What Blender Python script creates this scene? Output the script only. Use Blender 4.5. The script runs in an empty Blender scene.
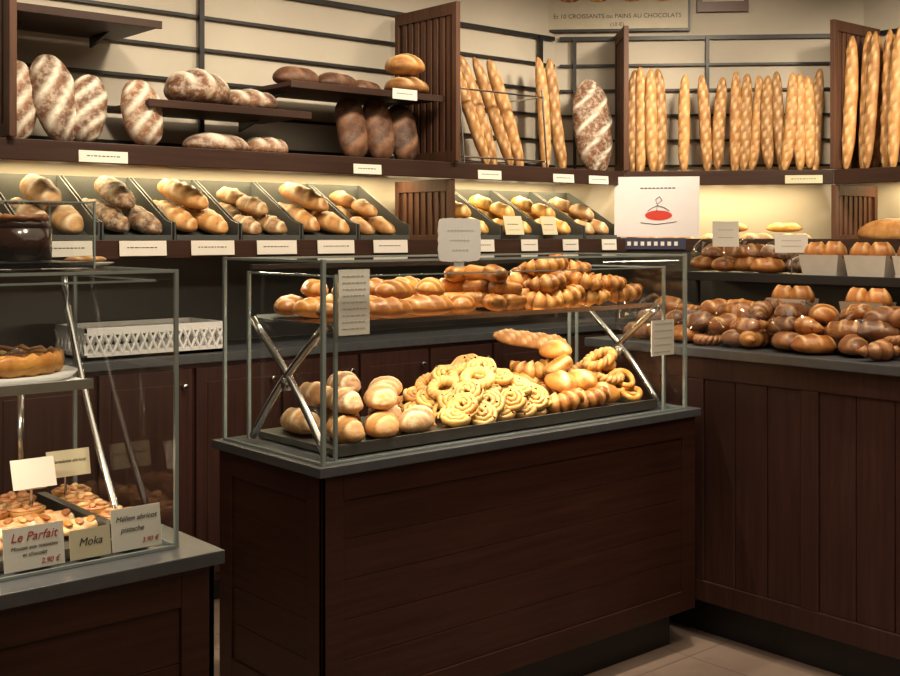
import bpy, math, random
from mathutils import Vector, Matrix, noise
R=random.Random(7)
PI=math.pi
T=lambda x,y,z=0: Matrix.Translation((x,y,z))
RX=lambda a: Matrix.Rotation(math.radians(a),4,'X')
RY=lambda a: Matrix.Rotation(math.radians(a),4,'Y')
RZ=lambda a: Matrix.Rotation(math.radians(a),4,'Z')
STAND=Matrix(((0,-1,0,0),(0,0,-1,0),(1,0,0,0),(0,0,0,1)))
bpy.context.scene.view_settings.view_transform='Standard'

# ---------------- materials ----------------
def newmat(name):
    m=bpy.data.materials.new(name); m.use_nodes=True
    nt=m.node_tree; return m,nt,nt.nodes['Principled BSDF']
def mix(nt,a,b,f,t='MIX'):
    n=nt.nodes.new('ShaderNodeMix'); n.data_type='RGBA'; n.blend_type=t
    for i,s in ((0,f),(6,a),(7,b)):
        if isinstance(s,(int,float)): n.inputs[i].default_value=s
        elif isinstance(s,tuple): n.inputs[i].default_value=(*s,1)
        else: nt.links.new(s,n.inputs[i])
    return n.outputs[2]
def math_(nt,op,a,b=None):
    n=nt.nodes.new('ShaderNodeMath'); n.operation=op
    for i,s in enumerate((a,b)):
        if s is None: continue
        if isinstance(s,(int,float)): n.inputs[i].default_value=s
        else: nt.links.new(s,n.inputs[i])
    return n.outputs[0]
def noise_tex(nt,scale,vec=(1,1,1),detail=4,rough=.6):
    tc=nt.nodes.new('ShaderNodeTexCoord'); mp=nt.nodes.new('ShaderNodeMapping')
    mp.inputs['Scale'].default_value=vec
    nt.links.new(tc.outputs['Object'],mp.inputs[0])
    n=nt.nodes.new('ShaderNodeTexNoise'); n.inputs['Scale'].default_value=scale
    n.inputs['Detail'].default_value=detail; n.inputs['Roughness'].default_value=rough
    nt.links.new(mp.outputs[0],n.inputs['Vector']); return n.outputs['Fac']
def ramp(nt,f,a,b):
    r=nt.nodes.new('ShaderNodeMapRange'); r.inputs[1].default_value=a; r.inputs[2].default_value=b
    nt.links.new(f,r.inputs[0]); return r.outputs[0]
def bump(nt,p,f,st,dist=.002):
    b=nt.nodes.new('ShaderNodeBump'); b.inputs['Strength'].default_value=st; b.inputs['Distance'].default_value=dist
    nt.links.new(f,b.inputs['Height']); nt.links.new(b.outputs[0],p.inputs['Normal'])
def plain(name,col,rough=.5,metal=0,var=.15,sc=12,spec=.5):
    m,nt,p=newmat(name)
    f=noise_tex(nt,sc)
    d=tuple(c*(1-var) for c in col)
    nt.links.new(mix(nt,d,col,ramp(nt,f,.3,.7)),p.inputs['Base Color'])
    p.inputs['Roughness'].default_value=rough; p.inputs['Metallic'].default_value=metal
    p.inputs['Specular IOR Level'].default_value=spec
    return m
def wood(name,a,b,vec,rough=.4):
    m,nt,p=newmat(name)
    f=noise_tex(nt,2.2,vec,6,.65)
    g=noise_tex(nt,1.3,(1,1,1),2)
    c=mix(nt,a,b,ramp(nt,f,.3,.7))
    c2=mix(nt,c,tuple(x*.6 for x in a),ramp(nt,g,.45,.9))
    nt.links.new(c2,p.inputs['Base Color']); p.inputs['Roughness'].default_value=rough
    p.inputs['Specular IOR Level'].default_value=.3
    bump(nt,p,f,.12,.001)
    return m
def bread(name,dark,mid,pale,rough=.5,flour=0,sc=14,spec=.4):
    m,nt,p=newmat(name)
    at=nt.nodes.new('ShaderNodeAttribute'); at.attribute_name='Col'
    sp=nt.nodes.new('ShaderNodeSeparateColor'); nt.links.new(at.outputs['Color'],sp.inputs[0])
    f=noise_tex(nt,sc,detail=5)
    c=mix(nt,dark,mid,ramp(nt,f,.32,.62))
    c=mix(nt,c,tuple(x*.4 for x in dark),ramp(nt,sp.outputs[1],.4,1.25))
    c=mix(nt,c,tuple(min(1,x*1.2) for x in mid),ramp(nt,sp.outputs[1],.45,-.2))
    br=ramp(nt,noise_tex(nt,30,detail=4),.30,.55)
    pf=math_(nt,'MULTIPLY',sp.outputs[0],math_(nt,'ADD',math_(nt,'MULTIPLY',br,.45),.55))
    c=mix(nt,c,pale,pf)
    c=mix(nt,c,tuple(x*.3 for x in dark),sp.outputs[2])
    if flour:
        f2=noise_tex(nt,38,detail=6,rough=.7)
        c=mix(nt,c,(.84,.76,.62),math_(nt,'MULTIPLY',ramp(nt,f2,.46,.62),flour))
    nt.links.new(c,p.inputs['Base Color']); p.inputs['Roughness'].default_value=rough
    p.inputs['Specular IOR Level'].default_value=spec
    bump(nt,p,noise_tex(nt,110,detail=3),.5,.003)
    return m
def glassmat(name,tint=(.97,.985,.98),refl=1.0,base=.045):
    m,nt,p=newmat(name); nt.nodes.remove(p)
    out=nt.nodes['Material Output']
    tr=nt.nodes.new('ShaderNodeBsdfTransparent'); tr.inputs[0].default_value=(*tint,1)
    gl=nt.nodes.new('ShaderNodeBsdfGlossy'); gl.inputs['Roughness'].default_value=.02
    lw=nt.nodes.new('ShaderNodeLayerWeight'); lw.inputs[0].default_value=.5
    f=math_(nt,'ADD',math_(nt,'MULTIPLY',math_(nt,'POWER',lw.outputs['Facing'],5),.9*refl),base)
    mx=nt.nodes.new('ShaderNodeMixShader')
    nt.links.new(f,mx.inputs[0]); nt.links.new(tr.outputs[0],mx.inputs[1]); nt.links.new(gl.outputs[0],mx.inputs[2])
    nt.links.new(mx.outputs[0],out.inputs[0]); return m

W_H=wood('dark_wood_horizontal',(.036,.012,.008),(.062,.024,.016),(1.2,1.2,26))
W_V=wood('dark_wood_vertical',(.036,.014,.012),(.066,.029,.022),(22,22,1.2))
W_S=wood('shelf_wood',(.032,.014,.010),(.058,.028,.019),(1.2,1.2,26),.5)
W_L=wood('divider_wood',(.075,.034,.021),(.14,.066,.04),(20,20,1.2),.5)
SLAB=plain('charcoal_slab',(.085,.09,.10),.3,0,.2,30)
GREY=plain('grey_bin',(.075,.082,.08),.5,0,.15)
DGREY=plain('dark_grey_panel',(.065,.065,.065),.4)
BLACK=plain('black_metal',(.02,.02,.022),.4,.2)
KICK=plain('toe_kick',(.015,.013,.015),.5)
CHROME=plain('brushed_steel',(.68,.69,.70),.2,1,.1)
TRAY=plain('tray_steel',(.13,.125,.115),.4,.5,.2)
PAPER=plain('paper',(.82,.79,.73),.7,0,.04)
PAPERY=plain('cream_paper',(.68,.62,.44),.7,0,.05)
INK=plain('ink',(.05,.04,.045),.6)
GINK=plain('faint_ink',(.45,.42,.4),.6)
INKR=plain('ink_red',(.45,.03,.03),.6)
RED=plain('red_print',(.65,.05,.03),.6)
WHITEP=plain('white_plastic',(.80,.80,.80),.35,0,.05)
CHOC=plain('chocolate',(.03,.012,.01),.15,0,.3)
CREAM=plain('cream',(.85,.7,.42),.4)
NAVY=plain('navy_band',(.05,.05,.10),.5)
BROWNP=plain('brown_paper',(.42,.34,.27),.7)
TRP=plain('pale_paper_tray',(.70,.65,.60),.6)
GLASS=glassmat('case_glass')
PLASTIC=glassmat('clear_film',(.93,.93,.93),.7,.06)
EDGE=plain('glass_edge',(.27,.32,.31),.12,0,.1,spec=.9)

BAG=bread('baguette_crust',(.36,.14,.038),(.60,.31,.10),(.86,.62,.33),.5,.06)
RUST=bread('rustic_crust',(.13,.05,.024),(.28,.12,.055),(.88,.82,.70),.6,.38)
RUSTP=bread('pale_floured_crust',(.27,.11,.03),(.52,.28,.10),(.86,.70,.46),.6,.22)
GOLDL=bread('golden_loaf_crust',(.29,.10,.022),(.55,.27,.075),(.86,.63,.33),.5,.08)
RYE=bread('rye_crust',(.06,.022,.012),(.13,.052,.026),(.26,.13,.07),.55,.06)
SEED=bread('seeded_crust',(.08,.035,.016),(.20,.10,.045),(.42,.26,.13),.6,.35,45)
GOLD=bread('golden_pastry',(.36,.115,.02),(.72,.34,.07),(.92,.66,.30),.4,0,22,.4)
CROI=bread('croissant_crust',(.32,.09,.016),(.62,.26,.055),(.92,.62,.27),.4,0,22,.4)
BRIO=bread('brioche_glaze',(.28,.075,.015),(.56,.22,.05),(.86,.52,.22),.35,0,16,.5)
YEL=bread('yellow_pastry',(.44,.19,.035),(.80,.46,.11),(.92,.72,.34),.4,0,25,.4)
DARKP=bread('dark_glazed_pastry',(.12,.04,.016),(.30,.12,.045),(.62,.36,.17),.35,0,18,.5)
FRUIT=bread('glazed_fruit_slice',(.50,.11,.03),(.85,.55,.25),(.92,.78,.55),.25,0,45,.7)
QUI=bread('baked_custard',(.12,.03,.012),(.38,.15,.045),(.6,.3,.1),.2,0,16,.7)

# ---------------- mesh builder ----------------
class MB:
    def __init__(s,name): s.name=name; s.v=[];s.f=[];s.mi=[];s.sm=[];s.c=[];s.mats=[];s.M=Matrix()
    def add(s,vs,fs,mat,smooth=False,cols=None,M=None):
        MM=s.M@M if M is not None else s.M
        b=len(s.v); s.v+= [MM@Vector(v) for v in vs]
        if mat not in s.mats: s.mats.append(mat)
        i=s.mats.index(mat)
        for f in fs: s.f.append([b+k for k in f]); s.mi.append(i); s.sm.append(smooth)
        s.c+= cols if cols else [(0,.5,0)]*len(vs)
    def box(s,x0,x1,y0,y1,z0,z1,mat,M=None):
        vs=[(x,y,z) for x in (x0,x1) for y in (y0,y1) for z in (z0,z1)]
        fs=[(0,1,3,2),(4,6,7,5),(0,4,5,1),(2,3,7,6),(0,2,6,4),(1,5,7,3)]
        s.add(vs,fs,mat,M=M)
    def prism(s,pts,z0,z1,mat,M=None):
        n=len(pts); vs=[(x,y,z0) for x,y in pts]+[(x,y,z1) for x,y in pts]
        fs=[list(range(n))[::-1],list(range(n,2*n))]+[(i,(i+1)%n,n+(i+1)%n,n+i) for i in range(n)]
        s.add(vs,fs,mat,M=M)
    def quad(s,ps,mat,M=None): s.add(ps,[(0,1,2,3)],mat,M=M)
    def tube(s,pts,rad,mat,ns=8,M=None,colf=None,up=Vector((0,0,1)),flat=1,tint=.5,closed=False,darkf=None):
        pts=[Vector(p) for p in pts]; n=len(pts); vs=[];cols=[];fs=[]
        for i,p in enumerate(pts):
            if closed: t=(pts[(i+1)%n]-pts[i-1])
            else: t=pts[min(i+1,n-1)]-pts[max(i-1,0)]
            t.normalize(); u=up if abs(t.dot(up))<.95 else Vector((1,0,0))
            sd=t.cross(u).normalized(); uu=sd.cross(t).normalized()
            r=rad[i] if isinstance(rad,list) else rad
            for j in range(ns):
                a=2*PI*j/ns
                vs.append(p+sd*(r*math.cos(a))+uu*(r*math.sin(a)*flat))
                cols.append(((colf(i/(n-1),a) if colf else 0),tint,(darkf(i/(n-1),a) if darkf else 0)))
        m=n if closed else n-1
        for i in range(m):
            for j in range(ns):
                a=i*ns+j;b=i*ns+(j+1)%ns;k=((i+1)%n)*ns
                fs.append((a,b,k+(j+1)%ns,k+j))
        if not closed:
            fs.append(list(range(ns))[::-1]); fs.append([(n-1)*ns+j for j in range(ns)])
        s.add(vs,fs,mat,True,cols,M)
    def cyl(s,p0,p1,r,mat,n=16,r2=None,M=None):
        p0=Vector(p0);p1=Vector(p1)
        t=(p1-p0).normalized(); u=Vector((0,0,1)) if abs(t.z)<.9 else Vector((1,0,0))
        sd=t.cross(u).normalized();uu=sd.cross(t); r2=r if r2 is None else r2
        vs=[p0+(sd*math.cos(2*PI*j/n)+uu*math.sin(2*PI*j/n))*r for j in range(n)]+[p1+(sd*math.cos(2*PI*j/n)+uu*math.sin(2*PI*j/n))*r2 for j in range(n)]
        fs=[(j,(j+1)%n,n+(j+1)%n,n+j) for j in range(n)]+[list(range(n))[::-1],list(range(n,2*n))]
        s.add(vs,fs,mat,n>8,None,M)
    def finish(s,bevel=0):
        if not s.v: return None
        lo=Vector([min(v[i] for v in s.v) for i in range(3)]);hi=Vector([max(v[i] for v in s.v) for i in range(3)])
        c=(lo+hi)/2; c.z=lo.z
        me=bpy.data.meshes.new(s.name); me.from_pydata([tuple(v-c) for v in s.v],[],s.f)
        for m in s.mats: me.materials.append(m)
        me.polygons.foreach_set('material_index',s.mi); me.polygons.foreach_set('use_smooth',s.sm)
        ca=me.color_attributes.new('Col','FLOAT_COLOR','POINT')
        flat=[]
        for a in s.c: flat+= [a[0],a[1],a[2],1]
        ca.data.foreach_set('color',flat)
        me.validate(); me.update()
        import bmesh
        bm=bmesh.new(); bm.from_mesh(me); bmesh.ops.recalc_face_normals(bm,faces=bm.faces); bm.to_mesh(me); bm.free()
        o=bpy.data.objects.new(s.name,me); o.location=c; bpy.context.collection.objects.link(o)
        if bevel:
            b=o.modifiers.new('Bevel','BEVEL'); b.width=bevel; b.segments=2; b.limit_method='ANGLE'
        bpy.context.view_layer.update()
        return o
def text(parent,s,M,size,mat,shear=0,name='lettering'):
    cu=bpy.data.curves.new(name,'FONT'); cu.body=s; cu.size=size; cu.align_x='CENTER'; cu.align_y='CENTER'; cu.shear=shear
    cu.extrude=.0003; cu.materials.append(mat)
    o=bpy.data.objects.new(name,cu); bpy.context.collection.objects.link(o)
    o.matrix_world=M
    if parent:
        o.parent=parent; o.matrix_parent_inverse=parent.matrix_world.inverted()
    return o

# ---------------- bread shapes ----------------
def loaf(b,M,L,W,H,mat,cuts=3,skew=.8,cw=.16,n=26,ns=18,pw=2.4,lift=.05,longcut=False,bend=0,rough=.04):
    sd=R.random()*100; tint=R.uniform(.15,.85); vs=[];cols=[]
    for i in range(n+1):
        t=-math.cos(PI*i/n); t=t*.995
        r=max(0,(1-abs(t)**pw))**.5
        x=t*L/2
        for j in range(ns):
            a=2*PI*j/ns; ca=math.cos(a);sa=math.sin(a)
            q=1+rough*noise.noise(Vector((x*14+sd,ca*1.3,sa*1.3)))*2
            y=W/2*r*ca*q; z=H/2*r*sa*q*(1 if sa>0 else .6)
            pale=0; dk=0
            if sa>-.1 and cuts:
                if longcut: f=abs(y/(W/2)+.25*math.sin(t*3)); f2=1
                else:
                    ph=(t*.5+.5)*cuts+skew*ca*.5; fr=ph-math.floor(ph); f=abs(fr-.5); f2=abs(fr-.5-cw*1.6)
                g=math.exp(-(f/cw)**2)*min(1,max(0,sa)*1.8)*min(1,r*1.5)
                pale=g; z+=lift*H*(g-.35)*max(0,sa)
                dk=.65*math.exp(-(f2/(cw*.5))**2)*max(0,sa)
            vs.append((x,y+bend*(t*t-.33),z+H/2*.6)); cols.append((pale,tint,dk))
    fs=[]
    for i in range(n):
        for j in range(ns):
            a=i*ns+j;c=i*ns+(j+1)%ns; fs.append((a,c,c+ns,a+ns))
    fs.append(list(range(ns))[::-1]); fs.append([n*ns+j for j in range(ns)])
    b.add(vs,fs,mat,True,cols,M)
def baguette(b,M,L=.6,W=.065,mat=None):
    loaf(b,M@RX(R.uniform(-35,35)),L,W,W*.95,mat or BAG,cuts=4.6,skew=-1.7,cw=.13,n=52,ns=14,pw=4,lift=.11,bend=R.uniform(-.014,.014),rough=.04)
def croissant(b,M,s=.14,mat=None):
    mat=mat or CROI
    n=64; pts=[];rad=[];seg=7
    A=math.radians(95)
    ph=lambda t:(abs(t)*seg*.5+.5)%1
    for i in range(n+1):
        t=-1+2*i/n; a=t*A; Rr=s*.37
        pts.append((math.sin(a)*Rr*1.35,-math.cos(a)*Rr,0))
        prof=math.cos(t*PI/2*.93)**.8
        rad.append(s*.225*prof*(1.2-.42*ph(t)))
    b.tube(pts,rad,mat,14,M@T(0,s*.16,s*.19),lambda u,a: max(0,1-abs(ph(2*u-1)-.35)*3.5)*.8*max(0,math.sin(a)+.35),flat=.85,tint=R.uniform(0,.8),
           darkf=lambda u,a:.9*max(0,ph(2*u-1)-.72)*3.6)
def pretzel(b,M,s=.13,mat=YEL,r=.011):
    n=60;pts=[]
    for i in range(n+1):
        t=-4+8*i/n
        pts.append(((3.3-.4*t*t)*math.sin(t)*s/7,(2.5-.3*t*t)*math.cos(t)*s/6,r+.006*math.sin(3*t)+.004))
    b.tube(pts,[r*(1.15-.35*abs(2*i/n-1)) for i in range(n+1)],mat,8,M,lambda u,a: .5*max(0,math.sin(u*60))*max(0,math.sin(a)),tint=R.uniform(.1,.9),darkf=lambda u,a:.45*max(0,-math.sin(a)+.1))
def swirl(b,M,s=.11,mat=YEL):
    n=70;pts=[];rad=[]
    for i in range(n+1):
        u=i/n; a=u*2*PI*3.1; rr=s*.05+s*.41*u
        pts.append((rr*math.cos(a),rr*math.sin(a),.014+.012*(1-u))); rad.append(.0092+.0015*math.sin(i*1.7)-(.006 if i>n-3 else 0))
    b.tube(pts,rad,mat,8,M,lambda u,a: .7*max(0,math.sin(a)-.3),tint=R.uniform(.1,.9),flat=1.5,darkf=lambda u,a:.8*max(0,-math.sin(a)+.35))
    for k in range(5):
        a=k*2.4; rr=s*(.12+.07*k)
        b.tube([(rr*math.cos(a)-.004,rr*math.sin(a),.028),(rr*math.cos(a),rr*math.sin(a),.031),(rr*math.cos(a)+.004,rr*math.sin(a),.028)],[.002,.004,.002],CHOC,6,M)
def ring(b,M,s=.11,mat=YEL,twists=9):
    n=54
    for k in (0,PI):
        pts=[]
        for i in range(n):
            a=2*PI*i/n; q=twists*a+k; rr=s*.36+.010*math.cos(q)
            pts.append((rr*math.cos(a),rr*math.sin(a)*.85,.020+.010*math.sin(q)))
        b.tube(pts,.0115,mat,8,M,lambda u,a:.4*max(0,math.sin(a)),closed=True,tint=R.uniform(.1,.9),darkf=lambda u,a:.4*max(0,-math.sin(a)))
def roll(b,M,s=.1,mat=BRIO,cuts=1): loaf(b,M,s*1.15,s,s*.75,mat,cuts=cuts,skew=.3,cw=.1,n=16,ns=16,pw=2,lift=.05)
def painchoc(b,M,mat=None):
    mat=mat or CROI
    n=26;s=.115; pts=[(-s/2+s*i/n,0,.030) for i in range(n+1)]
    rad=[.033*(1-abs(2*i/n-1)**10*.5)*(1+.04*math.sin(i*2.2)) for i in range(n+1)]
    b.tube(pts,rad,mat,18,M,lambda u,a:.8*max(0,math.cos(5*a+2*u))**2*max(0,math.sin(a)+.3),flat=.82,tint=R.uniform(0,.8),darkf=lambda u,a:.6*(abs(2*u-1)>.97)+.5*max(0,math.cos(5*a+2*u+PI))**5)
def rnd(a,b_): return R.uniform(a,b_)

def pile(name,fn,x0,x1,y0,y1,z,dx,dy,layers=2,dz=.055,tilt=14,yaw=180,lean=0):
    b=MB(name)
    for l in range(layers):
        ins=l*dx*.45
        ny=max(1,round((y1-y0-2*ins*.6)/dy)); nx=max(1,round((x1-x0-2*ins)/dx))
        for iy in range(ny):
            for ix in range(nx):
                x=x0+ins+(ix+.5)*(x1-x0-2*ins)/nx+rnd(-.2,.2)*dx
                y=y0+ins*.6+(iy+.5)*(y1-y0-1.2*ins)/ny+rnd(-.15,.15)*dy
                ln=(RZ(-40)@RX(rnd(.5,1)*lean)@RZ(40)) if lean else Matrix()
                fn(b,T(x,y,z+l*dz+rnd(0,.006)+(.014 if lean else 0))@ln@RZ(rnd(-yaw,yaw)-(40 if lean else 0))@RX(rnd(-tilt,tilt)*(l>0))@RY(rnd(-tilt,tilt)*(l>0)))
    return b.finish()

# ---------------- room ----------------
poly=[(-3.6,-4.6),(4.43,-4.6),(4.43,.87),(3.15,2.15),(-3.6,2.15)]
def tile_mat():
    m,nt,p=newmat('floor_tile')
    tc=nt.nodes.new('ShaderNodeTexCoord'); br=nt.nodes.new('ShaderNodeTexBrick'); nt.links.new(tc.outputs['Object'],br.inputs[0])
    br.offset=0; br.inputs['Scale'].default_value=1; br.inputs['Brick Width'].default_value=.6; br.inputs['Row Height'].default_value=.6
    br.inputs['Mortar Size'].default_value=.003
    br.inputs['Color1'].default_value=(.33,.24,.20,1); br.inputs['Color2'].default_value=(.30,.22,.18,1); br.inputs['Mortar'].default_value=(.16,.12,.10,1)
    nt.links.new(mix(nt,br.outputs[0],(.2,.145,.12),ramp(nt,noise_tex(nt,6),.5,.8)),p.inputs['Base Color']); p.inputs['Roughness'].default_value=.4
    return m
b=MB('floor'); b.prism(poly,-.05,0,tile_mat()); b.finish()
CEIL=plain('ceiling_paint',(.35,.33,.30),.8,0,.05)
b=MB('ceiling'); b.prism(poly,3.2,3.25,CEIL); b.finish()
WALL=plain('cream_wall_paint',(.57,.52,.44),.75,0,.08,3)
def wallseg(name,p,q,t=.1):
    p=Vector(p);q=Vector(q);d=(q-p).normalized();n=Vector((-d.y,d.x))*t
    b=MB(name); b.prism([tuple(p),tuple(q),tuple(q+n),tuple(p+n)],0,3.2,WALL); b.finish()
wallseg('wall_back',(-3.6,2.15),(3.15,2.15)); wallseg('wall_diagonal',(3.15,2.15),(4.43,.87)); wallseg('wall_right',(4.43,.87),(4.43,-4.6))
wallseg('wall_front',(4.43,-4.6),(-3.6,-4.6)); wallseg('wall_left',(-3.6,-4.6),(-3.6,2.15))

MWD=T(3.15,2.15)@RZ(-45)
MD=T(3.18,1.63)@RZ(-50.1)
M4=T(3.91,.755)@RZ(-90)

b=MB('slat_rail_rack')
for z in [1.96,2.11,2.26,2.41,2.56,2.72]:
    h=.007 if z<2.7 else .012
    b.box(-1.6,3.13,2.126,2.14,z-h,z+h,BLACK)
    b.box(.03,1.78,-.024,-.01,z-h,z+h,BLACK,MWD)
    b.box(-.05,3.2,.496,.51,z-h,z+h,BLACK,M4)
for x in (-.6,.78,2.0,3.0): b.box(x-.012,x+.012,2.108,2.125,1.915,2.95 if x<1 else 2.72,BLACK)
for x in (.12,.9,1.7): b.box(x-.01,x+.01,-.041,-.025,1.915,2.72,BLACK,MWD)
b.finish()

# ---------------- shelving ----------------
def mainshelf(M,x0,x1,dep):
    b=MB('bread_shelf'); b.M=M
    b.box(x0,x1,.02,dep,1.865,1.895,W_S)
    b.box(x0,x1,0,.02,1.83,1.91,W_S)
    b.box(x0,x1,-.01,dep-.0,1.465,1.495,W_S)
    b.box(x0,x1,-.03,-.01,1.455,1.53,W_S)
    return b
b=mainshelf(T(0,1.63),-1.5,3.18,.465)
b.prism([(3.18,1.63),(3.40,1.82),(3.42,1.84),(3.18,2.09)],1.866,1.894,W_S)
b.finish(.003)
b=mainshelf(MD,.005,1.14,.30); b.finish(.003)
b=mainshelf(M4,.0,3.3,.47); b.finish(.003)
def small(x0,x1,z,y0=1.68):
    b=MB('bracket_shelf'); b.box(x0,x1,y0,2.10,z-.02,z,W_S)
    b.box(x0,x1,y0-.012,y0,z-.028,z+.004,W_S)
    for x in (x0+.12,x1-.12): b.prism([(y0+.22,0),(2.10,0),(2.10,-.045)],x-.006,x+.006,BLACK,Matrix(((0,0,1,0),(1,0,0,0),(0,1,0,z-.021),(0,0,0,1))))
    b.finish(.002)
small(-.24,.36,2.42); small(.30,1.09,2.10); small(.98,1.875,2.235)
def divider(M,dep,z0,z1):
    b=MB('louvred_divider'); b.M=M
    b.box(-.014,.014,0,.035,z0,z1,W_L); b.box(-.014,.014,dep-.03,dep,z0,z1,W_L)
    b.box(-.014,.014,.035,dep-.03,z1-.06,z1,W_L); b.box(-.014,.014,.035,dep-.03,z0,z0+.05,W_L)
    n=int((dep-.08)/.048)
    for i in range(n):
        y=.05+i*(dep-.09)/n
        b.box(-.008,.008,y,y+.030,z0+.05,z1-.06,W_L)
    b.box(-.002,.002,.035,dep-.03,z0+.05,z1-.06,W_H)
    b.finish(.002)
divider(T(1.905,1.60),.49,1.915,2.70)
divider(T(1.905,1.64),.45,1.50,1.828)
divider(T(-.27,1.60),.49,1.915,2.9)
divider(T(3.18,1.615)@RZ(-40),.33,1.915,2.735)
divider(T(3.895,.755)@RZ(-90),.49,1.915,2.735)
divider(T(3.915,.76)@RZ(-90),.45,1.50,1.828)

def binn(M):
    b=MB('bread_bin'); b.M=M
    w=.150
    Ms=Matrix(((0,0,1,0),(1,0,0,0),(0,1,0,0),(0,0,0,1)))
    side=[(0,1.50),(0,1.60),(.06,1.615),(.40,1.80),(.42,1.80),(.42,1.50)]
    for x in (-w,w-.006): b.prism(side,x,x+.006,GREY,M=Ms)
    b.prism([(0,1.52),(.42,1.66),(.42,1.65),(0,1.51)],-w+.007,w-.007,GREY,M=Ms)
    b.box(-w+.007,w-.007,-.004,.004,1.502,1.55,GREY)
    b.box(-w+.007,w-.007,.412,.42,1.66,1.80,GREY)
    return b.finish()
bx=[-.69,-.38,-.07,.24,.55,.86,1.17,1.48]+[2.08,2.39,2.70,3.01]
for x in bx: binn(T(x,1.64))
sl=math.degrees(math.atan(.14/.42))
def inbin(b,x,fn,offs,yaw):
    for dx,y,dz in offs:
        fn(b,T(x+dx,1.64+y,1.527+y*.333+dz)@RX(sl)@RZ(90+rnd(*yaw)))
three=[(-.065,.2,0),(.068,.17,0),(.0,.23,.085)]
small6=[(-.075,.10,0),(.06,.11,0),(-.07,.27,0),(.065,.28,0),(0,.17,.065),(-.02,.31,.06)]
specs=[('rustic_loaves',lambda b,M:loaf(b,M,.30,.13,.11,RUST,3),three),
('rustic_loaves',lambda b,M:loaf(b,M,.30,.13,.11,RUST,3),three),
('country_loaves',lambda b,M:loaf(b,M,.31,.135,.11,RUSTP,3,cw=.12,lift=.07),three),
('seeded_loaves',lambda b,M:loaf(b,M,.35,.125,.11,SEED,5),three),
('golden_loaves',lambda b,M:loaf(b,M,.33,.13,.11,GOLDL,6,cw=.14,lift=.07),three),
('bread_rolls',lambda b,M:loaf(b,M,.18,.115,.09,RUSTP,3,cw=.12,lift=.07),small6),
('farmhouse_loaves',lambda b,M:loaf(b,M,.34,.13,.11,GOLDL,4,cw=.12,lift=.07),three),
('bread_rolls',lambda b,M:loaf(b,M,.18,.10,.085,GOLDL,1,longcut=True,cw=.14,lift=.08),small6),
('milk_rolls',lambda b,M:loaf(b,M,.17,.10,.09,YEL,2),small6),
('milk_rolls',lambda b,M:loaf(b,M,.17,.10,.09,YEL,2),small6),
('milk_rolls',lambda b,M:loaf(b,M,.17,.10,.09,YEL,2),small6),
('bread_rolls',lambda b,M:loaf(b,M,.17,.10,.09,RUSTP,2),small6)]
for x,(nm,fn,of) in zip(bx,specs):
    b=MB(nm); inbin(b,x,fn,of,(-6,12)); b.finish()

b=MB('floured_batards')
for x,y,L,W,yaw,ln,rl in ((-.165,1.90,.34,.16,0,14,5),(-.03,1.86,.37,.19,8,12,-8),(.10,1.84,.30,.16,-10,16,10),(.31,1.80,.29,.18,4,12,-5)):
    loaf(b,T(x,y,1.90+L/2*.97)@RZ(yaw)@RY(rl)@RX(-ln)@STAND,L,W,.14,RUST,3.2,skew=1.9,cw=.19,lift=.07,n=36,ns=22)
b.finish()
b=MB('floured_batards'); loaf(b,T(-.42,1.9,1.90+.15)@RX(-12)@STAND,.3,.14,.12,RUST,3,skew=1.8); b.finish()
b=MB('country_loaves')
loaf(b,T(.60,1.82,2.102)@RZ(8),.31,.21,.20,RUST,3.4,cw=.16,lift=.06,n=34,ns=22); loaf(b,T(.88,1.86,2.102)@RZ(-4),.27,.18,.13,RUST,3,cw=.18,lift=.06)
b.finish()
b=MB('country_loaves')
loaf(b,T(.68,1.80,1.897)@RZ(5),.32,.18,.12,RUST,2,cw=.30); loaf(b,T(.93,1.80,1.897)@RZ(-5),.21,.16,.12,RUST,3,cw=.24)
b.finish()
b=MB('rye_loaves')
loaf(b,T(1.13,1.86,2.237),.24,.14,.12,RYE,2); loaf(b,T(1.36,1.86,2.237)@RZ(10),.24,.14,.11,RYE,2); loaf(b,T(1.55,1.9,2.237)@RZ(10),.2,.13,.09,RYE,2)
b.finish()
b=MB('round_loaves')
loaf(b,T(1.74,1.80,2.237),.23,.2,.12,GOLDL,3); loaf(b,T(1.73,1.80,2.34)@RZ(20),.21,.19,.13,GOLDL,3)
b.finish()
b=MB('rye_loaves')
for x,L in ((1.42,.31),(1.58,.32),(1.73,.30)):
    loaf(b,T(x,1.86,1.90+L/2*.97)@RX(-12)@STAND,L,.17,.12,RYE,2,pw=3.5)
b.finish()
b=MB('leaning_baguettes')
for i,(x,t) in enumerate(((2.20,-20),(2.30,-18),(2.40,-20),(2.52,-17))):
    baguette(b,T(x,1.89+.012*i,1.897+.305)@RY(t)@RX(-6)@STAND,.64,.08)
b.finish()
b=MB('leaning_baguettes')
for x,t in ((2.80,2),(2.91,-3)): baguette(b,T(x,1.92,1.897+.33)@RY(t)@RX(-7)@STAND,.66,.075)
b.finish()
b=MB('wire_bread_rack')
for z,y in ((1.95,1.74),(2.30,1.76)):
    b.cyl((2.06,y,z),(2.66,y,z),.005,CHROME,8); b.cyl((2.06,2.05,z),(2.66,2.05,z),.005,CHROME,8)
    for x in (2.06,2.66): b.cyl((x,y,z),(x,2.05,z),.004,CHROME,8)
for x in (2.06,2.66):
    b.cyl((x,1.73,1.896),(x,1.77,2.34),.005,CHROME,8); b.cyl((x,2.05,1.896),(x,2.05,2.34),.005,CHROME,8)
b.finish()
b=MB('large_batard')
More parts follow.
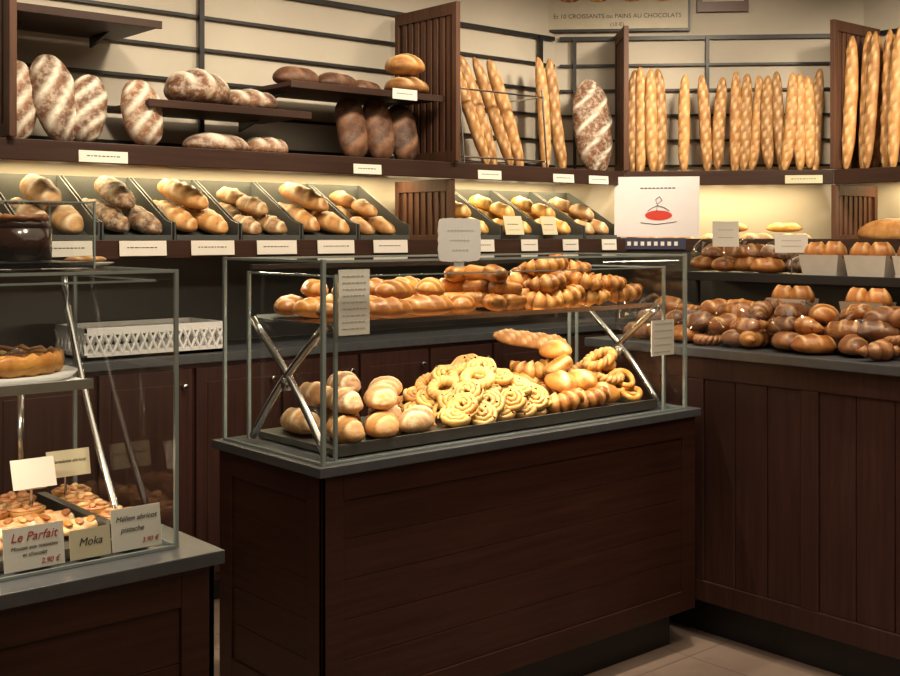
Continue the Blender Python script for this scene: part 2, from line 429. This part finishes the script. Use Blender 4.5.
loaf(b,T(3.15,1.87,1.896+.275)@RZ(-20)@RX(-8)@STAND@RZ(2),.56,.25,.14,RUST,4,skew=1.6,cw=.10,lift=.06,n=36,ns=22); b.finish()
b=MB('standing_baguettes'); b.M=MD
for x in (.045,.095,.15,.20): baguette(b,T(x,.18+rnd(-.03,.03),1.897+.31)@RY(rnd(-3,3))@RX(-6)@STAND,rnd(.60,.65),.072)
b.finish()
b=MB('standing_baguettes'); b.M=MD
for x in (.35,.45,.535,.615,.68,.745,.805,.865,.925,.985,1.035,1.085): baguette(b,T(x,.18+rnd(-.045,.03),1.897+.29)@RY(rnd(-5,6))@RX(-6)@STAND,rnd(.53,.63),.07)
b.finish()
b=MB('standing_baguettes'); b.M=M4
for i in range(15): baguette(b,T(.045+i*.068,.12+.05*(i%2),1.897+.385)@RY(rnd(-1.5,1.5))@RX(-6)@STAND,rnd(.75,.80),.078)
for i in range(9): baguette(b,T(.08+i*.09,.34,1.897+.39)@RX(-3)@STAND,.78,.07)
b.finish()
b=MB('wrapped_loaves'); b.M=MD
for x in (.1,.3,.52,.74,.95): loaf(b,T(x,.14,1.497)@RZ(rnd(-15,15)),.2,.12,.08,RUSTP,2)
for x in (.2,.6,.9): loaf(b,T(x,.2,1.565)@RZ(rnd(-15,15)),.2,.11,.07,YEL,2)
b.finish()
b=MB('country_loaves'); b.M=M4
loaf(b,T(.25,.2,1.497)@RZ(5),.42,.2,.18,GOLDL,1,longcut=True,cw=.1); loaf(b,T(.75,.2,1.497),.4,.2,.15,GOLDL,3)
b.finish()

def label(M,w,h,mat=PAPER,lines=1):
    b=MB('price_label'); b.M=M
    b.box(-w/2,w/2,-.002,0,-h/2,h/2,mat)
    for i in range(lines):
        z=h*.05-(i*h*.3); x=-w*.34
        while x<w*.3:
            l=rnd(.006,.015); b.box(x,min(x+l,w*.36),-.0026,-.0019,z-.002,z+.002,GINK if i else INK); x+=l+.005
    b.finish()
for x in bx: label(T(x,1.594,1.497)@RX(-4),.20 if x<1.9 else .12,.060)
for x in (.09,1.37,2.14,2.68,2.96): label(T(x,1.627,1.855)@RX(-3),.2 if x<1 else .16,.045,PAPER)
label(T(1.62,1.664,2.225),.15,.05)
label(MD@T(.98,-.003,1.858),.2,.045,PAPERY)
label(T(2.30,1.62,1.60)@RX(-15),.13,.10,PAPERY,2); label(T(2.56,1.62,1.60)@RX(-15),.11,.10,PAPERY,2)

b=MB('hanging_poster'); b.M=MD@T(.18,-.035,1.705)
b.box(-.235,.235,-.004,0,-.165,.172,plain('poster_paper',(.80,.75,.78),.6,0,.04))
x=-.09
while x<.1: b.box(x,x+.016,-.0055,-.004,.105,.111,INK); x+=.022
pts=[(.01+.075*math.cos(a),-.0052,-.045+.028*math.sin(a)) for a in [2*PI*i/24 for i in range(24)]]
b.add(pts,[list(range(24))],RED)
b.tube([(.0,-.006,-.02),(.005,-.006,.02),(.03,-.006,.04),(.015,-.006,.06),(-.005,-.006,.045),(.0,-.006,.02)],.002,INK,6)
b.tube([(-.05,-.006,-.02),(-.02,-.006,.0),(.005,-.006,.01),(.04,-.006,.0),(.07,-.006,-.02)],.0018,INK,6)
b.tube([(-.09,-.006,-.085),(.0,-.006,-.095),(.11,-.006,-.08)],.0015,INK,6)
b.box(-.235,.16,-.004,0,-.235,-.172,NAVY)
for i in range(9): b.box(-.2+i*.037,-.18+i*.037,-.0055,-.004,-.215,-.192,PAPER)
b.finish()
b=MB('framed_poster'); b.M=MWD@T(.34,-.012,2.78)
b.box(-.40,.46,-.02,.0,-.02,.38,BLACK); b.box(-.385,.445,-.024,-.018,-.005,.37,plain('poster_cream',(.58,.52,.40),.5))
for i,xx in enumerate((-.25,-.08,.12,.30)): loaf(b,T(xx,-.024,.19)@RX(90),.13,.07,.012,GOLD if i%2 else BRIO,3)
o=b.finish()
Mt=MWD@T(.37,-.037,0)
text(o,"Et 10 CROISSANTS ou PAINS AU CHOCOLATS",Mt@T(0,0,2.85)@RX(90),.037,INK)
text(o,"(10 €)",Mt@T(0,0,2.80)@RX(90),.032,INK)
b=MB('framed_poster'); b.M=MWD@T(.34,-.012,2.87)
b.box(.50,.80,-.02,0,0,.3,plain('dark_poster',(.12,.05,.035),.4)); b.box(.53,.77,-.023,-.019,.06,.064,PAPER); b.finish()

# ---------------- back counter ----------------
b=MB('back_counter')
P=[(-3.4,1.64),(3.1,1.64),(3.88,.75),(3.88,-2.5),(4.40,-2.5),(4.40,.85),(3.12,2.11),(-3.4,2.11)]
b.prism(P,.1,1.02,W_H)
P2=[(-3.4,1.61),(3.09,1.61),(3.85,.74),(3.85,-2.5),(4.40,-2.5),(4.40,.85),(3.12,2.11),(-3.4,2.11)]
b.prism(P2,1.02,1.057,SLAB); b.prism([(-3.4,1.70),(3.12,1.70),(3.94,.76),(3.94,-2.45),(4.38,-2.45),(4.38,.85),(3.12,2.10),(-3.4,2.10)],0,.1,KICK)
x=-3.3
while x<3.0:
    b.box(x+.01,x+.41,1.622,1.641,.14,1.0,W_V)
    b.box(x+.06,x+.36,1.618,1.623,.2,.94,W_V)
    b.cyl((x+.37,1.598,.93),(x+.37,1.621,.93),.012,CHROME,12)
    x+=.42
b.finish(.003)
b=MB('trim_backsplash')
b.box(-3.4,3.12,2.118,2.148,1.058,1.462,DGREY); b.box(.02,1.79,-.03,-.002,1.058,1.462,DGREY,MWD); b.finish()

b=MB('plastic_crate')
x0,x1,y0,y1,z0,z1=.03,.64,1.66,1.96,1.059,1.185
b.box(x0,x1,y0,y1,z0,z0+.012,WHITEP)
for (a,c,d,e) in ((x0,x1,y0,y0+.008),(x0,x1,y1-.008,y1),(x0,x0+.008,y0,y1),(x1-.008,x1,y0,y1)):
    b.box(a,c,d,e,z1-.03,z1,WHITEP); b.box(a,c,d,e,z0,z0+.028,WHITEP)
n=16
for yy in (y0+.004,y1-.004):
    for i in range(n):
        xa=x0+i*(x1-x0)/n; xb=x0+(i+1)*(x1-x0)/n
        b.cyl((xa,yy,z0+.02),(xb,yy,z1-.02),.0065,WHITEP,6); b.cyl((xb,yy,z0+.02),(xa,yy,z1-.02),.0065,WHITEP,6)
n=8
for xx in (x0+.004,x1-.004):
    for i in range(n):
        ya=y0+i*(y1-y0)/n; yb=y0+(i+1)*(y1-y0)/n
        b.cyl((xx,ya,z0+.02),(xx,yb,z1-.02),.0065,WHITEP,6); b.cyl((xx,yb,z0+.02),(xx,ya,z1-.02),.0065,WHITEP,6)
b.finish()

# ---------------- counters ----------------
def framed(b,axis,a0,a1,pos,sgn,z0,z1,st,mat,planks):
    def bx_(u0,u1,d0,d1,w0,w1,m):
        lo,hi=sorted((pos+sgn*d0,pos+sgn*d1))
        if axis=='x': b.box(u0,u1,lo,hi,w0,w1,m)
        else: b.box(lo,hi,u0,u1,w0,w1,m)
    bx_(a0,a0+st,0,.014,z0,z1,mat); bx_(a1-st,a1,0,.014,z0,z1,mat)
    bx_(a0+st,a1-st,0,.014,z1-st,z1,mat); bx_(a0+st,a1-st,0,.014,z0,z0+st,mat)
    n=planks; h=(z1-z0-2*st)/n
    for i in range(n): bx_(a0+st,a1-st,0,.008,z0+st+i*h+.0005,z0+st+(i+1)*h-.0005,mat)
def counter(name,x0,x1,y0,y1,side):
    b=MB(name)
    b.box(x0+.03,x1-.03,y0+.03,y1-.03,.15,.872,W_H)
    b.box(x0+.10,x1-.06,y0+.10,y1-.08,0,.15,KICK)
    b.box(x0,x1,y0,y1,.872,.90,SLAB)
    framed(b,'x',x0+.016,x1-.016,y0+.03,-1,.15,.871,.075,W_H,5)
    if side=='l': framed(b,'y',y0+.016,y1-.02,x0+.03,-1,.15,.871,.075,W_H,5)
    else: framed(b,'y',y0+.016,y1-.02,x1-.03,1,.15,.871,.075,W_H,5)
    return b.finish(.002)
counter('display_counter',0,1.72,0,.61,'l')
counter('display_counter',-2.9,-.61,-.55,.10,'r')
b=MB('serving_counter')
b.box(1.80,2.55,-3.2,.60,.15,1.085,W_V); b.box(1.87,2.5,-3.15,.56,0,.15,KICK)
b.box(1.76,2.60,-3.25,.63,1.085,1.12,SLAB)
b.box(1.784,1.80,-3.2,.60,.15,.23,W_V); b.box(1.784,1.80,-3.2,.60,1.0,1.085,W_V)
y=.60
while y>-3.1:
    b.box(1.785,1.80,y-.07,y,.23,1.0,W_V)
    for k in range(3): b.box(1.791,1.80,y-.072-(k+1)*.14+.003,y-.072-k*.14,.23,1.0,W_V)
    y-=.49
b.box(2.28,2.60,-3.2,.58,1.36,1.385,SLAB); b.box(2.272,2.28,-3.2,.58,1.352,1.39,BLACK)
b.box(2.57,2.59,-3.2,.58,1.121,1.36,DGREY)
for y in (-3.0,-2.2,-1.4,-.6,.5): b.cyl((2.36,y,1.121),(2.36,y,1.36),.012,BLACK,12)
b.finish(.003)

# ---------------- glass cases ----------------
def pane(b,ps,mat=GLASS): b.quad(ps,mat)
def edge(b,p,q,r=.0035,mat=EDGE):
    p=Vector(p);q=Vector(q)
    lo=[min(p[i],q[i])-r for i in range(3)];hi=[max(p[i],q[i])+r for i in range(3)]
    b.box(lo[0],hi[0],lo[1],hi[1],lo[2],hi[2],mat)
b=MB('glass_display_case')
x0,x1,y0,y1,z0,z1=.03,1.66,.03,.58,.904,1.475
pane(b,[(x0,y0,z0),(x1,y0,z0),(x1,y0,z1),(x0,y0,z1)])
pane(b,[(x0,y0,z0),(x0,y1,z0),(x0,y1,z1),(x0,y0,z1)])
pane(b,[(x1,y0,z0),(x1,y1,z0),(x1,y1,z1),(x1,y0,z1)])
pane(b,[(x0,y0,z1),(x1,y0,z1),(x1,y1,z1),(x0,y1,z1)])
for x in (x0,x1):
    for y in (y0,y1): edge(b,(x,y,z0),(x,y,z1),.006 if y==y0 else .005)
    edge(b,(x,y0,z1),(x,y1,z1)); edge(b,(x,y0,z0),(x,y1,z0),.003)
for y in (y0,y1): edge(b,(x0,y,z1),(x1,y,z1))
edge(b,(x0,y0,z0),(x1,y0,z0),.003)
for x in (.10,1.585):
    pane(b,[(x,.07,z0),(x,.55,z0),(x,.55,1.43),(x,.07,1.43)])
    for y in (.07,.55): edge(b,(x,y,z0),(x,y,1.43),.005)
    edge(b,(x,.07,1.43),(x,.55,1.43),.003)
edge(b,(.10,.07,1.43),(1.585,.07,1.43),.002)
pane(b,[(.11,.10,1.290),(1.575,.10,1.290),(1.575,.52,1.290),(.11,.52,1.290)])
b.box(.11,1.575,.092,.102,1.282,1.297,CHROME); b.box(.11,1.575,.518,.526,1.284,1.296,EDGE)
for x in (.11,.85,1.565): b.box(x,x+.01,.10,.52,1.278,1.288,CHROME)
for x in (.085,1.60):
    for (ya,yb) in ((.10,.50),(.50,.10)):
        n=10;pts=[]
        for i in range(n+1):
            u=i/n; pts.append((x,ya+(yb-ya)*u+.03*math.sin(u*PI)*(1 if yb>ya else -1),1.285-(1.285-.915)*u))
        b.tube(pts,.012,CHROME,8,flat=1)
    b.cyl((x-.012,.30,1.10),(x+.012,.30,1.10),.02,CHROME,14)
b.box(.12,1.565,.09,.54,.906,.925,TRAY); b.box(.12,1.565,.082,.09,.906,.94,TRAY)
b.box(.11,1.575,.545,.56,1.44,1.455,BLACK)
b.finish()

zt=1.293
b=MB('brioche_rolls')
for x,y,l,yaw in ((.19,.20,.15,20),(.21,.34,.14,-10),(.20,.46,.15,30),(.36,.17,.17,-25),(.38,.30,.15,25),(.36,.44,.16,15),(.53,.17,.18,-15),(.54,.31,.16,-5),(.52,.45,.16,15),(.68,.18,.14,40),(.68,.32,.13,20),(.67,.45,.14,-12)):
    loaf(b,T(x,y,zt)@RZ(yaw),l,.095,.08,BRIO if rnd(0,1)<.5 else CROI,4,skew=.9,cw=.13,pw=2.2,lift=.07)
for x,y,l,yaw in ((.28,.26,.15,25),(.46,.38,.16,-20),(.26,.42,.14,60),(.44,.23,.16,10),(.60,.25,.14,30),(.62,.40,.14,-10)):
    loaf(b,T(x,y,zt+.055)@RZ(yaw)@RX(8),l,.09,.075,GOLD if rnd(0,1)<.5 else CROI,4,skew=.9,cw=.13,pw=2.2,lift=.07)
b.finish()
pile('chocolate_croissants',painchoc,.76,.97,.11,.50,zt,.10,.10,3,.045,14,180)
pile('croissants',lambda b,M:croissant(b,M,rnd(.15,.175),GOLD if R.random()<.4 else CROI),.97,1.53,.12,.48,zt,.145,.15,3,.05,12,40,30)
zl=.927
b=MB('floured_rolls')
for x,y,l,yaw,z in ((.22,.19,.25,65,0),(.20,.40,.24,75,0),(.36,.19,.27,55,0),(.34,.38,.26,70,0),(.50,.19,.26,40,0),(.50,.36,.26,60,0),(.28,.28,.26,65,.07),(.42,.28,.27,50,.07),(.28,.44,.20,80,.07),(.55,.42,.2,40,.07),(.38,.42,.22,60,.10)):
    loaf(b,T(x,y,zl+z)@RZ(yaw)@RX(rnd(-5,5)),l,.11,.095,GOLDL if rnd(0,1)<.5 else RUSTP,3,cw=.13,skew=1.2,lift=.07,pw=2.4)
b.finish()
def tw(b,M):
    k=R.random(); m=YEL if R.random()<.6 else GOLD
    if k<.1: pretzel(b,M,.15,m,r=.0085)
    elif k<.88: swirl(b,M,.12,m)
    else: ring(b,M,.12,m)
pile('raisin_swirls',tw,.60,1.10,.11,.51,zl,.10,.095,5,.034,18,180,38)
def pst(b,M):
    k=R.random()
    if k<.55: croissant(b,M,.17,GOLD if R.random()<.6 else CROI)
    elif k<.75: painchoc(b,M,GOLD)
    else: roll(b,M,.11,GOLD,1)
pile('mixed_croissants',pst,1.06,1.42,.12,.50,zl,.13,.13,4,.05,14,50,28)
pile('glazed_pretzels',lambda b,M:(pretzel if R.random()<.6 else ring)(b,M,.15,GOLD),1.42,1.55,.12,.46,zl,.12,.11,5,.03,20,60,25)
b=MB('short_baguette'); baguette(b,T(1.26,.45,1.13)@RZ(-25)@RY(8),.30,.075,GOLDL); b.finish()

b=MB('scalloped_sign')
n=64;pts=[]
for i in range(n):
    a=2*PI*i/n; c,s_=math.cos(a),math.sin(a)
    k=1/max(abs(c)**8+abs(s_)**8,1e-6)**(1/8)
    q=1+.012*math.cos(a*16)
    pts.append((.087*c*min(k,1.32)*q,.067*s_*min(k,1.32)*q))
b.prism(pts,-.001,.001,WHITEP,M=T(.53,.018,1.535)@RX(90))
b.box(.51,.55,.0195,.0225,1.45,1.50,WHITEP)
for i,zz in enumerate((.03,.0,-.03)):
    x=-.05+.01*i
    while x<.05-.008*i: b.box(.53+x,.53+x+.007,.0160,.0168,1.535+zz-.0007,1.535+zz+.0007,GINK); x+=.014
b.finish()
def placard(M,w,h,lines,name='price_placard',mat=PAPER):
    b=MB(name); b.M=M; b.box(-w/2,w/2,-.002,.001,-h/2,h/2,mat)
    for i in range(lines):
        z=h*.4-i*h*.8/max(1,lines-1); x=-w*.38
        while x<w*.34:
            l=rnd(.006,.016); b.box(x,min(x+l,w*.4),-.0028,-.0019,z-.0014,z+.0014,GINK); x+=l+.004
    b.finish()
placard(T(.155,.055,1.355),.11,.19,9)
placard(T(1.56,.055,1.17),.13,.13,5)

# ---------------- left pastry case ----------------
b=MB('glass_pastry_case')
x0,x1,y0,y1,z0,z1=-2.7,-.68,-.47,.05,.904,1.475
pane(b,[(x0,y0,z0),(x1,y0,z0),(x1,y0,z1),(x0,y0,z1)])
pane(b,[(x1,y0,z0),(x1,y1,z0),(x1,y1,z1),(x1,y0,z1)])
pane(b,[(x0,y0,z1),(x1,y0,z1),(x1,y1,z1),(x0,y1,z1)])
for y in (y0,y1): edge(b,(x1,y,z0),(x1,y,z1),.004); edge(b,(x0,y,z1),(x1,y,z1),.003)
edge(b,(x1,y0,z1),(x1,y1,z1),.003); edge(b,(x1,y0,z0),(x1,y1,z0),.003); edge(b,(x0,y0,z0),(x1,y0,z0),.003)
edge(b,(x1-.03,y0+.03,1.455),(x1-.03,y1,1.455),.002); edge(b,(x0,y0+.03,1.455),(x1-.03,y0+.03,1.455),.002)
n=14;pts=[]
for i in range(n+1):
    u=i/n; pts.append((-.715,.03-.31*u**1.6-.02*math.sin(u*PI),1.45-.53*u))
b.tube(pts,.008,CHROME,8)
b.box(-2.6,-.80,-.33,.03,1.235,1.243,WHITEP)
b.box(-2.6,-.80,-.335,-.325,1.228,1.248,CHROME)
b.box(-2.6,-.72,-.42,.02,.905,.925,TRAY)
b.box(-.80,-.78,-.40,-.02,.926,.955,BLACK)
b.finish()
b=MB('fruit_tart')
Mt_=T(-.94,-.15,1.244)
b.cyl((0,0,0),(0,0,.012),.16,WHITEP,32,M=Mt_,r2=.17)
n=48
b.tube([(.130*math.cos(2*PI*i/n),.130*math.sin(2*PI*i/n),.034) for i in range(n)],[.011+.0025*math.sin(i*PI*.75) for i in range(n)],GOLD,8,M=Mt_,closed=True,flat=2.0)
b.cyl((0,0,.012),(0,0,.046),.126,QUI,36,M=Mt_)
for i in range(22):
    a=i*2.4;r=.022*math.sqrt(i)
    loaf(b,Mt_@T(r*math.cos(a),r*math.sin(a),.043)@RZ(math.degrees(a)),.045,.022,.014,QUI if i%3 else YEL,0,n=8,ns=8)
b.finish()
b=MB('shelf_support')
for x,y in ((-.83,0),(-1.0,0),(-1.5,0)): b.cyl((x,y,.926),(x,y,1.234),.008,CHROME,12)
b.finish()
def tartlet(b,M):
    b.cyl((0,0,0),(0,0,.02),.038,GOLD,18,r2=.046,M=M); b.cyl((0,0,.02),(0,0,.024),.040,CREAM if R.random()<.4 else FRUIT,18,M=M)
    for k in range(5):
        a=k*1.256; loaf(b,M@T(.02*math.cos(a),.02*math.sin(a),.022)@RZ(k*72),.026,.016,.014,FRUIT,0,n=8,ns=8)
def fslice(b,M):
    if R.random()<.2: swirl(b,M,.10,FRUIT); return
    loaf(b,M,.12,.07,.035,FRUIT,4,skew=0,n=18,ns=14,pw=8,rough=.12)
    for k in range(4): loaf(b,M@T(-.04+.027*k,rnd(-.012,.012),.022)@RZ(70+rnd(-20,20)),.045,.02,.012,BRIO if k%2 else FRUIT,0,n=8,ns=8)
pile('fruit_slices',fslice,-1.45,-.99,-.40,-.03,.927,.125,.08,1,0,0,25)
pile('fruit_slices',fslice,-.98,-.81,-.38,-.20,.927,.10,.08,1,0,0,20)
pile('fruit_tartlets',tartlet,-.98,-.82,-.16,0,.927,.10,.085,1)
pile('fruit_tartlets',tartlet,-.775,-.69,-.36,.03,.927,.09,.09,1)
def tcard(x,y,z,w,h,lines,mat=PAPER,tilt=-8,yaw=0):
    M=T(x,y,z)@RZ(yaw)@RX(tilt)
    b=MB('price_card'); b.M=M; b.box(-w/2,w/2,-.001,.001,0,h,mat)
    b.box(-w*.3,w*.3,.001,.02,0,.002,mat); o=b.finish()
    for s,dx,zz,sz,m in lines: text(o,s,M@T(dx,-.0018,zz)@RX(90),sz,m,.3)
    return o
tcard(-.965,-.445,.906,.118,.082,[("Le Parfait",0,.062,.024,INKR),("Mousse aux noisettes",0,.042,.0105,INK),("et chocolat",0,.029,.0105,INK),("2,90 €",.03,.012,.014,INKR)])
tcard(-.852,-.443,.906,.084,.058,[("Moka",0,.032,.022,INK)],PAPERY)
tcard(-.752,-.442,.906,.108,.085,[("Mélien abricot",0,.063,.0155,INK),("pistache",-.01,.041,.0155,INK),("3,90 €",.028,.015,.014,INKR)])
tcard(-.86,-.17,1.0,.095,.065,[],PAPER,-20); tcard(-.755,-.10,1.0,.10,.06,[("Tartelette abricot",0,.035,.011,INK)],PAPERY,-12)
b=MB('card_holder')
for x,y in ((-.86,-.160),(-.755,-.090)): b.cyl((x,y+.014,.926),(x,y+.014,1.03),.003,CHROME,8); b.cyl((x,y+.014,.926),(x,y+.014,.93),.015,CHROME,12)
b.finish()
b=MB('glass_cake_cloche')
X0,X1,Y0,Y1,Z0,Z1=-1.3,-.77,-.27,-.02,1.480,1.62
b.box(X0,X1,Y0,Y1,Z0,Z0+.012,BLACK)
pane(b,[(X0,Y0,Z0),(X1,Y0,Z0),(X1,Y0,Z1),(X0,Y0,Z1)]); pane(b,[(X1,Y0,Z0),(X1,Y1,Z0),(X1,Y1,Z1),(X1,Y0,Z1)]); pane(b,[(X0,Y0,Z1),(X1,Y0,Z1),(X1,Y1,Z1),(X0,Y1,Z1)])
edge(b,(X1,Y0,Z0),(X1,Y0,Z1),.002); edge(b,(X0,Y0,Z1),(X1,Y0,Z1),.0015); edge(b,(X1,Y0,Z1),(X1,Y1,Z1),.0015); edge(b,(X1,Y1,Z0),(X1,Y1,Z1),.002)
b.finish()
b=MB('chocolate_cake'); Mc=T(-.88,-.15,1.494)
b.cyl((0,0,0),(0,0,.07),.060,CHOC,28,M=Mc); b.cyl((0,0,.07),(0,0,.09),.060,CHOC,28,r2=.045,M=Mc)
b.tube([(.045*math.cos(2*PI*i/24),.045*math.sin(2*PI*i/24),.093) for i in range(24)],[.007+.003*math.sin(i*2) for i in range(24)],DARKP,8,M=Mc,closed=True)
b.finish()
b=MB('pastry_plate'); b.M=T(.10,.30,0); b.cyl((-.80,-.36,1.480),(-.80,-.36,1.486),.05,WHITEP,24,r2=.065)
loaf(b,T(-.80,-.36,1.486),.10,.05,.02,GOLDL,3,n=12,ns=10)
b.finish()

# ---------------- right counter goods ----------------
def wrapped(b,M):
    k=R.random()
    m=DARKP if R.random()<.65 else BRIO
    if k<.45: loaf(b,M,.16,.11,.09,m,3,cw=.12,lift=.07)
    elif k<.65: roll(b,M,.12,m,2)
    elif k<.9: croissant(b,M,.17,m)
    else: ring(b,M,.15,m)
pile('wrapped_pastries',wrapped,1.83,2.22,-1.5,.50,1.121,.12,.12,3,.05,14)
def bagfilm(name,pos):
    b=MB(name)
    for x,y,z,s in pos:
        loaf(b,T(x,y,z)@RZ(rnd(60,120)),s,s*.8,s*.8,PLASTIC,0,n=12,ns=12,rough=.2)
    b.finish()
bagfilm('cellophane_bag',[(rnd(1.9,2.08),.44-.24*i,1.122,.26) for i in range(5)])
pile('small_loaves',lambda b,M:loaf(b,M,.15,.11,.085,RUST if R.random()<.4 else BRIO,3),2.32,2.55,-.05,.55,1.387,.12,.11,2,.055,12)
bagfilm('cellophane_bag',[(2.42,yy,1.387,.22) for yy in (.45,.28,.12)])
def bag(y,x=2.34,mat=BROWNP,z=1.386):
    b=MB('paper_pastry_tray'); M=T(x,y,z)
    w,h,t=.088,.085,.05
    vs=[(-t*.8,-w*.85,0),(t*.8,-w*.85,0),(t*.8,w*.85,0),(-t*.8,w*.85,0),(-t,-w,h),(t,-w,h),(t,w,h),(-t,w,h)]
    b.add(vs,[(0,1,2,3),(0,1,5,4),(1,2,6,5),(2,3,7,6),(3,0,4,7)],mat,M=M)
    for yy in (-.043,.038): loaf(b,M@T(0,yy,.055)@RZ(rnd(60,120)),.10,.085,.105,BRIO,2)
    b.finish()
for y in (-.14,-.34,-.54,-.74): bag(y,mat=TRP)
bag(-.10,2.17,TRP,1.215); bag(-.42,2.17,BROWNP,1.215)
def ccard(x,y,z,w,h,mat=PAPER,st=.09):
    b=MB('price_card'); b.M=T(x,y,z)@RZ(-50)@RX(-10); b.box(-w/2,w/2,-.001,.001,0,h,mat)
    for i in range(2): b.box(-w*.3,w*.3,-.0018,-.001,h*(.35+.3*i),h*(.37+.3*i),GINK)
    b.cyl((0,.004,-st),(0,.004,h*.5),.003,CHROME,8); b.finish()
ccard(2.29,-.02,1.478,.13,.075); ccard(2.29,.30,1.50,.11,.11)

# ---------------- lights ----------------
def kel(t): return {'w':(1,.77,.42),'n':(1,.83,.60),'c':(1,.93,.84)}[t]
def spot(p,q,e,ang=70,col='n',name='ceiling_spotlight',size=.05):
    l=bpy.data.lights.new(name,'SPOT'); l.energy=e; l.spot_size=math.radians(ang); l.spot_blend=.9; l.color=kel(col); l.shadow_soft_size=size
    o=bpy.data.objects.new(name,l); o.location=p; o.rotation_euler=(Vector(q)-Vector(p)).to_track_quat('-Z','Y').to_euler(); bpy.context.collection.objects.link(o)
def area(p,rot,sx,sy,e,col='w',name='shelf_strip_light'):
    l=bpy.data.lights.new(name,'AREA'); l.shape='RECTANGLE'; l.size=sx; l.size_y=sy; l.energy=e; l.color=kel(col)
    o=bpy.data.objects.new(name,l); o.location=p; o.rotation_euler=rot; bpy.context.collection.objects.link(o)
for x in (.25,.85,1.45): spot((x,-.25,3.12),(x+.03,.32,1.1),190,34,'n')
for x in (-1.3,-.85): spot((x,-.6,3.12),(x,-.2,1.0),120,36,'n')
for x in (-.3,.6,1.5,2.4,3.0): spot((x,.45,3.12),(x+.05,1.95,1.95),112,74,'n',size=.12)
spot((2.5,.1,3.12),(3.8,1.4,1.98),140,68,'n',size=.12); spot((2.9,-.7,3.12),(4.2,.3,2.1),230,64,'n',size=.12)
for y in (-.1,-.9): spot((1.5,y,3.12),(2.15,y,1.2),85,44,'n')
spot((.9,-1.6,3.12),(1.5,-.9,0),80,60,'n')
for x0,x1 in ((-1.3,-.3),(-.2,1.85),(1.95,3.1)):
    area(((x0+x1)/2,2.0,1.855),(0,0,0),x1-x0,.04,7*(x1-x0),'w')
area((3.70,1.36,1.855),(0,0,math.radians(-47)),1.1,.04,8,'w'); area((4.3,-.4,1.855),(0,0,math.radians(-90)),2.2,.04,12,'w')
area((.84,.112,1.277),(math.radians(25),0,0),1.4,.012,8,'n','added_case_light')  # added light behind the shelf rim, brightens the lower breads
area((.84,.545,1.438),(math.radians(-25),0,0),1.4,.012,3.5,'n','added_case_light')  # added light at the top back edge, brightens the case
area((-1.3,-.315,1.225),(math.radians(10),0,0),1.0,.012,3.5,'n','added_case_light')  # added light inside the pastry case, brightens its contents
area((0,-1.5,3.18),(0,0,0),3.5,3,54,'n','ceiling_fill_light')  # added ambient fill over the customer side, not a known fixture
area((.9,1.1,3.18),(0,0,0),4,.6,18,'n','ceiling_fill_light')  # added ambient fill above the aisle
w=bpy.data.worlds.new('World'); bpy.context.scene.world=w; w.use_nodes=True
w.node_tree.nodes['Background'].inputs[0].default_value=(.5,.45,.4,1); w.node_tree.nodes['Background'].inputs[1].default_value=.1

cam=bpy.data.cameras.new('camera'); cam.sensor_width=36; cam.lens=45.8; cam.shift_y=-103/900; cam.clip_start=.05
o=bpy.data.objects.new('camera',cam); o.location=(-1.80,-2.645,1.55); o.rotation_euler=(math.radians(90),0,math.radians(-40.7))
bpy.context.collection.objects.link(o); bpy.context.scene.camera=o
